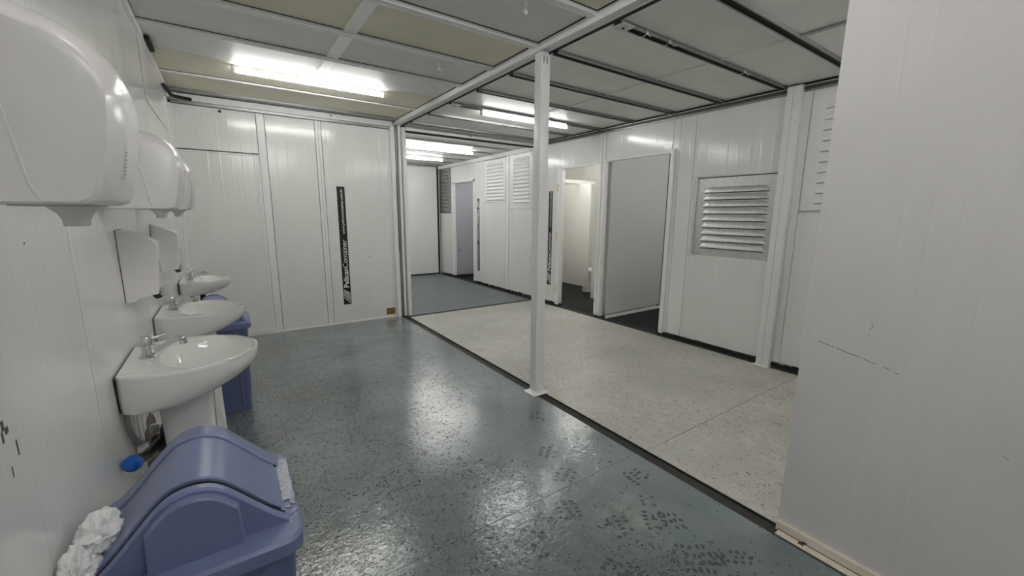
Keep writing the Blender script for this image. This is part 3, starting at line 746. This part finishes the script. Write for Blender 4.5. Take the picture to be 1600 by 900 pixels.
# ------------------------------------------------------------------ wash basins
def ray_poly(poly, c, th):
    d = (math.cos(th), math.sin(th)); best = 0
    for i in range(len(poly)):
        a, b = poly[i], poly[(i+1) % len(poly)]
        ex, ey = b[0]-a[0], b[1]-a[1]; den = d[0]*ey-d[1]*ex
        if abs(den) < 1e-12: continue
        t = ((a[0]-c[0])*ey-(a[1]-c[1])*ex)/den; s = ((a[0]-c[0])*d[1]-(a[1]-c[1])*d[0])/den
        if t > 0 and -1e-6 <= s <= 1+1e-6: best = max(best, t)
    return (c[0]+d[0]*best, c[1]+d[1]*best)
def basin(label, yc, zr, dep, wid, hgt=.135, pedestal=True, tap_y=0.0, tap_rot=0.0, group='white wall basins with pillar taps'):
    t = thing('wash_basin', label, 'basin', (XL, yc, 0 if pedestal else zr-hgt), group)
    zb = zr - (0 if pedestal else zr-hgt)
    w = wid/2
    side = [(0, .80*w), (.02, .86*w), (.08, .97*w), (.15, 1.0*w), (.22, .97*w), (.29, .84*w), (.345, .64*w), (.385, .40*w), (.41, .18*w), (.415, 0)]
    side = [(a*dep/.415, b) for a, b in side]
    sp = [tuple(v[:2]) for v in smooth_path([(a, b, 0) for a, b in side], 6)]
    poly = sp + [(a, -b) for a, b in sp[-2::-1]]
    c = (.225*dep/.415, 0); n = 64
    out = [ray_poly(poly, c, 2*PI*k/n) for k in range(n)]
    inn = [(c[0]+.024*dep/.415+.152*dep/.415*math.cos(2*PI*k/n), .86*w*math.sin(2*PI*k/n)) for k in range(n)]
    rows = []
    for k in range(8, -1, -1):      # underside from the bottom up to the rim
        a = k/8*PI/2
        su, sv = .42+.58*math.cos(a)**.75 if k < 8 else .42, .90+.10*math.cos(a)**.8 if k < 8 else .90
        rows.append([(x*su if x > .0005 else 0, y*sv, zb-.012-(hgt-.012)*math.sin(a)*(1-.0*x)) for x, y in out])
    rows.append([(x, y, zb-.005) for x, y in out])
    rows.append([(c[0]+(x-c[0])*.985, y*.985, zb) for x, y in out])
    def blend(f, z, s=1.0): return [(o_[0]*(1-f)+(c[0]+(i_[0]-c[0])*s)*f, o_[1]*(1-f)+i_[1]*s*f, z) for o_, i_ in zip(out, inn)]
    rows += [blend(.8, zb-.001), blend(1, zb-.006), blend(1, zb-.03, .94), blend(1, zb-.065, .82), blend(1, zb-.095, .60), blend(1, zb-.108, .30), blend(1, zb-.112, .10)]
    bm = bm_new(); loft(bm, rows); bmesh.ops.translate(bm, verts=bm.verts[:], vec=(.0042, 0, 0))
    obj('bowl', bm, M['ceramic'], t, 50)
    bm = bm_new(); loft(bm, [[(xx, -.805*w, zb-.004), (xx, .805*w, zb-.004), (xx, .73*w, zb-hgt), (xx, -.73*w, zb-hgt)] for xx in (.0032, .0045)]); obj('sealant', bm, M['gap'], t)
    bm = bm_new(); lathe(bm, [(.02, 0), (.024, .002), (.012, .003)], (c[0]+.03, 0, zb-.112), 16); obj('drain', bm, M['chrome'], t, 50)
    if pedestal:
        bm = bm_new(); rr = []
        for z, s in ((0, 1.05), (.04, 1.0), (.35, .95), (.60, 1.0), (zb-hgt+.01, 1.06)):
            rr.append([(.085+.082*s*(1+math.copysign(abs(math.cos(q))**.3, math.cos(q)))+(-.082*(s-1)), .078*s*math.copysign(abs(math.sin(q))**.35, math.sin(q)), z) for q in [2*PI*k/40 for k in range(40)]])
        loft(bm, rr); obj('pedestal', bm, M['ceramic'], t, 40)
    # pillar tap
    tp = (.068, tap_y, zb)
    def rot(p):
        x, y = p[0], p[1]; return (tp[0]+x*math.cos(tap_rot)-y*math.sin(tap_rot), tp[1]+x*math.sin(tap_rot)+y*math.cos(tap_rot), tp[2]+p[2])
    bm = bm_new(); lathe(bm, [(.026, -.002), (.026, .004), (.018, .010), (.016, .03), (.0165, .045), (.019, .047), (.019, .075), (.016, .079)], tp, 20)
    tube(bm, [rot(p) for p in smooth_path([(.012, 0, .018), (.04, 0, .030), (.075, 0, .048), (.10, 0, .055), (.108, 0, .052)])], [.0095]*14+[.011]*7+[.012]*4, 12) if False else tube(bm, [rot(p) for p in smooth_path([(.010, 0, .016), (.04, 0, .030), (.075, 0, .050), (.10, 0, .058), (.112, 0, .055)])], .0095, 12)
    tap = obj('tap', bm, M['chrome'], t, 40)
    bm = bm_new(); tube(bm, [rot((.107, 0, .058)), rot((.109, 0, .036))], .012, 14); obj('aerator', bm, M['chrome'], tap, 40)
    bm = bm_new(); tube(bm, [rot(p) for p in ((.005, .0, .067), (.035, .014, .071), (.055, .022, .074))], [.009, .0065, .006], 10); obj('lever', bm, M['chrome'], tap, 40)
    return t
b1 = basin('nearest white pedestal basin, right behind the big blue bin', 1.985, .862, .417, .485)
b2 = basin('middle white pedestal basin, second along the left wall', 2.905, .862, .405, .455)
b3 = basin('farthest and smallest white basin, hanging without pedestal', 4.27, .850, .345, .43, .11, False)
# plumbing under the nearest basin (children of it)
ho = bm_new(); tube(ho, smooth_path([(.012, -.145, .735), (.011, -.148, .69), (.011, -.125, .635), (.013, -.06, .565), (.016, .05, .50)]), .009, 12); obj('supply_hose', ho, M['hose'], b1, 60)
bm = bm_new(); tube(bm, [(.02, -.035, .475), (.02, -.035, .535)], .018, 14); obj('hose_nut', bm, M['white_metal'], b1, 50)
bm = bm_new(); lathe(bm, [(.010, 0), (.022, .004), (.027, .014), (.027, .024), (.020, .036), (.008, .040)], (0, 0, 0), 18)
bmesh.ops.rotate(bm, verts=bm.verts[:], cent=(0, 0, 0), matrix=Matrix.Rotation(PI/2, 3, 'X')); bmesh.ops.translate(bm, verts=bm.verts[:], vec=(.031, -.265, .590)); obj('shutoff_valve', bm, M['blue_valve'], b1, 40)
bm = bm_new(); tube(bm, smooth_path([(.032, .20, .44), (.05, .13, .45), (.07, .07, .47), (.09, .05, .55), (.12, .02, .62)]), .026, 14); obj('drain_pipe', bm, M['black'], b1, 60)
bm = bm_new(); tube(bm, [(.026, -.26, .588), (.035, -.10, .52), (.05, .06, .49)], .017, 12); obj('valve_body', bm, M['black'], b1, 60)
bm = bm_new(); bx(bm, .03, .062, .06, .085, .53, .565, .008); obj('pipe_clip', bm, M['white_vinyl'], b1, 40)
bm = bm_new(); tube(bm, smooth_path([(.06, -.02, .0), (.075, -.03, -.05), (.10, -.02, -.08), (.14, .0, -.09)]), .012, 10)
tube(bm, [(.14, 0, .02), (.14, 0, -.14)], .02, 12); obj('drain_pipe', bm, M['black'], b3, 60)
bm = bm_new()
for y, z, l in ((-.19, .03, .02), (-.20, .05, .012), (-.205, .06, .01)): bx(bm, .16, .16+l, y-.012, y-.008, z, z+.006)
bm.free()

# ------------------------------------------------------------------ swing bins
def swing_bin(label, xc, yc, film=False):
    t = thing('swing_bin', label, 'bin', (xc, yc, 0), 'blue swing-lid bins')
    hx, hy, zr = .205, .21, .65
    def rr(a, b, r, z, n=6):
        pts = []
        for cx, cy, s in ((a-r, b-r, 0), (-a+r, b-r, 1), (-a+r, -b+r, 2), (a-r, -b+r, 3)):
            for k in range(n+1):
                th = (s+k/n)*PI/2; pts.append((cx+r*math.cos(th), cy+r*math.sin(th), z))
        return pts
    bm = bm_new(); loft(bm, [rr(.158, .165, .03, .0), rr(.162, .169, .035, .012), rr(.186, .191, .035, .60), rr(.188, .193, .035, .63)])
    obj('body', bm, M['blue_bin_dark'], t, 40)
    for s in (-1, 1):
        bm = bm_new(); loft(bm, [[(s*x, y, z) for x, y in ((.10, -.169-k*.022), (.112, -.176-k*.022), (.124, -.169-k*.022))] for z, k in ((.05, .08), (.58, 1.0))]); obj('body_rib', bm, M['blue_bin_dark'], t)
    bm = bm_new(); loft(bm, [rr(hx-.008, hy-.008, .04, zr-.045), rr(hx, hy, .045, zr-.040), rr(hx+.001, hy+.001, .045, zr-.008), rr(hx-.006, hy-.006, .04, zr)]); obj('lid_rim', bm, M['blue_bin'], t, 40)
    # arched hood
    zt = .158
    def prof(s=1.0, dz=0.0, e=.185):
        base = [tuple(v[:2]) for v in smooth_path([(x, z, 0) for x, z in prof0(e)], 4)]
        return [(x*s, z*s+dz) for x, z in base]
    def prof0(e):
        return [(-e, 0), (-e*.80, .034), (-e*.58, .080), (-e*.40, .118), (-e*.28, .139), (-e*.16, .151), (0, .156), (e*.16, .151), (e*.28, .139), (e*.40, .118), (e*.58, .080), (e*.80, .034), (e, 0)]
    def hood(y0, y1, s=1.0, dz=0.0, e=.185, inset=0.0, rnd=.006):
        bm = bm_new(); rows = []
        for y, k in ((y0, .965), (y0+rnd, 1.0), (y1-rnd, 1.0), (y1, .965)):
            rows.append([(x*(1-(1-k)*.5), y, zr-.002+max(0, z*k)) for x, z in prof(s, dz, e)])
        loft(bm, rows); return bm
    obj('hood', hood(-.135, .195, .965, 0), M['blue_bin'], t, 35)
    obj('hood_near_band', hood(-.140, -.112, 1.0, .0), M['blue_bin'], t, 35)
    obj('hood_far_band', hood(.125, .200, 1.0, .0), M['blue_bin'], t, 35)
    # proud centre of the near face, with shoulders
    bm = bm_new(); c = [(x, z) for x, z in prof(.93, 0) if abs(x) < .085]
    f = [(-.087, 0)] + [(x, z-.002) for x, z in c] + [(.087, 0)]
    loft(bm, [[(x, -.138, zr+max(z, -.002)) for x, z in f], [(x*.985, -.156, zr+max(z*.985, -.002)) for x, z in f], [(x*.96, -.160, zr+max(z*.96, -.002)) for x, z in f]]); obj('face_boss', bm, M['blue_bin'], t, 35)
    # swinging flap and the dark slots around it
    bm = bm_new(); pr = [(x, z) for x, z in prof(.985, .0035) if abs(x) < .17]
    ring = [(x, z) for x, z in pr] + [(x*.97, z-.010) for x, z in pr[::-1]]
    loft(bm, [[(x, y, zr+z) for x, z in ring] for y in (-.106, .119)]); fl_ = obj('flap', bm, M['blue_bin'], t, 35)
    for y in (-.1095, .1225):
        bm = bm_new(); pr2 = [(x, z) for x, z in prof(.972, .0) if abs(x) < .175]
        loft(bm, [[(x, yy, zr+z+.002) for x, z in pr2] + [(x, yy, zr+z-.01) for x, z in pr2[::-1]] for yy in (y-.0028, y+.0028)]); obj('slot', bm, M['black_gap'], t)
    for y in (-.102, .115):
        bm = bm_new(); tube(bm, [(x, y, zr+z+.001) for x, z in pr], .004, 6); obj('flap_bead', bm, M['blue_bin'], fl_, 60)
    for y in (-.100, .113):
        bm = bm_new(); loft(bm, [[(.142, yy, zr+.038), (.164, yy, zr+.0195), (.160, yy, zr+.012), (.138, yy, zr+.03)] for yy in (y-.006, y+.006)]); obj('slot_end', bm, M['black_gap'], t)
    if film:
        bm = bm_new(); rng = random.Random(3); G = []
        for k in range(26):
            y = -.155+k*.0125; a = .160+rng.uniform(0, .012)+(.02 if k < 6 else 0); b = .203-(rng.uniform(0, .02) if k < 8 else rng.uniform(0, .003))
            G.append([bm.verts.new((a+(b-a)*q/3, y, zr+.0016+rng.uniform(-.0006, .0016))) for q in range(4)])
        for k in range(25):
            for q in range(3):
                if k < 8 and rng.random() < .35: continue
                bm.faces.new((G[k][q], G[k+1][q], G[k+1][q+1], G[k][q+1]))
        o = obj('torn_film', bm, M['film'], t); o['kind'] = 'stuff'
    return t
swing_bin('large slate-blue swing-lid bin in the left foreground', -.118, 1.19, True)
swing_bin('slate-blue swing-lid bin half hidden behind the nearest basins', -.125, 3.51)

# crumpled paper towels by the near bin
from mathutils import noise
def crumple(name, label, loc, blobs, seed):
    bm = bm_new()
    for (ox, oy, oz), size in blobs:
        b2 = bm_new(); bmesh.ops.create_icosphere(b2, subdivisions=5, radius=1)
        off = Vector((seed*3.7+ox*40, seed*1.3+oy*40, seed*2.1))
        for v in b2.verts:
            n = v.co.normalized()
            q = Vector((n.x*1.1+n.z*.5, n.y*.7, n.z*1.5-n.x*.4))
            r = 1.12 - .62*noise.turbulence(q+off, 3, True, noise_basis='PERLIN_ORIGINAL', amplitude_scale=.5, frequency_scale=2.2)
            v.co = Vector((ox+n.x*r*size[0], oy+n.y*r*size[1], oz+n.z*r*size[2]))
        me = bpy.data.meshes.new('t'); b2.to_mesh(me); b2.free(); bm.from_mesh(me); bpy.data.meshes.remove(me)
    o = obj(name, bm, M['paper'], None, 50); o.location = loc
    return tag(o, label, 'paper', 'crumpled paper towels')
crumple('paper_towel', 'crumpled white paper towels stuffed between the big bin and the wall', (-.308, 1.155, .690), (((.010, .030, .006), (.038, .062, .042)), ((-.010, -.036, -.024), (.034, .060, .052))), 5)

# toilet cubicles seen through the lit doorway
t = thing('cubicle_screen', 'cream toilet cubicle screen seen far inside the lit doorway', 'partition', (5.15, 5.4, 0), 'cubicle screens')
box('board', M['cream_panel'], -.012, .012, -.29, .55, .15, 1.93, t, .004)
box('foot', M['white_metal'], -.02, .02, .40, .44, -.012, .16, t)
t = thing('cubicle_screen', 'narrower cream cubicle screen at the right side of the lit doorway', 'partition', (4.52, 4.2, 0), 'cubicle screens')
box('board', M['cream_panel'], -.012, .012, -.25, .20, .15, 1.93, t, .004)
box('foot', M['white_metal'], -.02, .02, -.20, -.16, -.012, .16, t)
t = thing('cubicle_rail', 'pale rail across the top of the cubicle screens', 'rail', (4.4, 5.4, 1.93))
bm = bm_new(); bx(bm, .0, 1.8, -.02, .02, .005, .065); obj('rail', bm, M['cream_panel'], t)
t = thing('toilet_pan', 'foot of a white toilet pan below the cubicle screen', 'toilet', (5.50, 5.45, -.012))
bm = bm_new(); lathe(bm, [(.10, 0), (.105, .02), (.09, .10), (.11, .22), (.17, .34), (.19, .39), (.18, .40), (.13, .39), (.10, .30)], n=28); obj('bowl', bm, M['ceramic'], t, 50)
bm = bm_new(); lathe(bm, [(.17, .401), (.195, .405), (.195, .42), (.17, .425)], n=28); obj('seat', bm, M['white_vinyl'], t, 50)
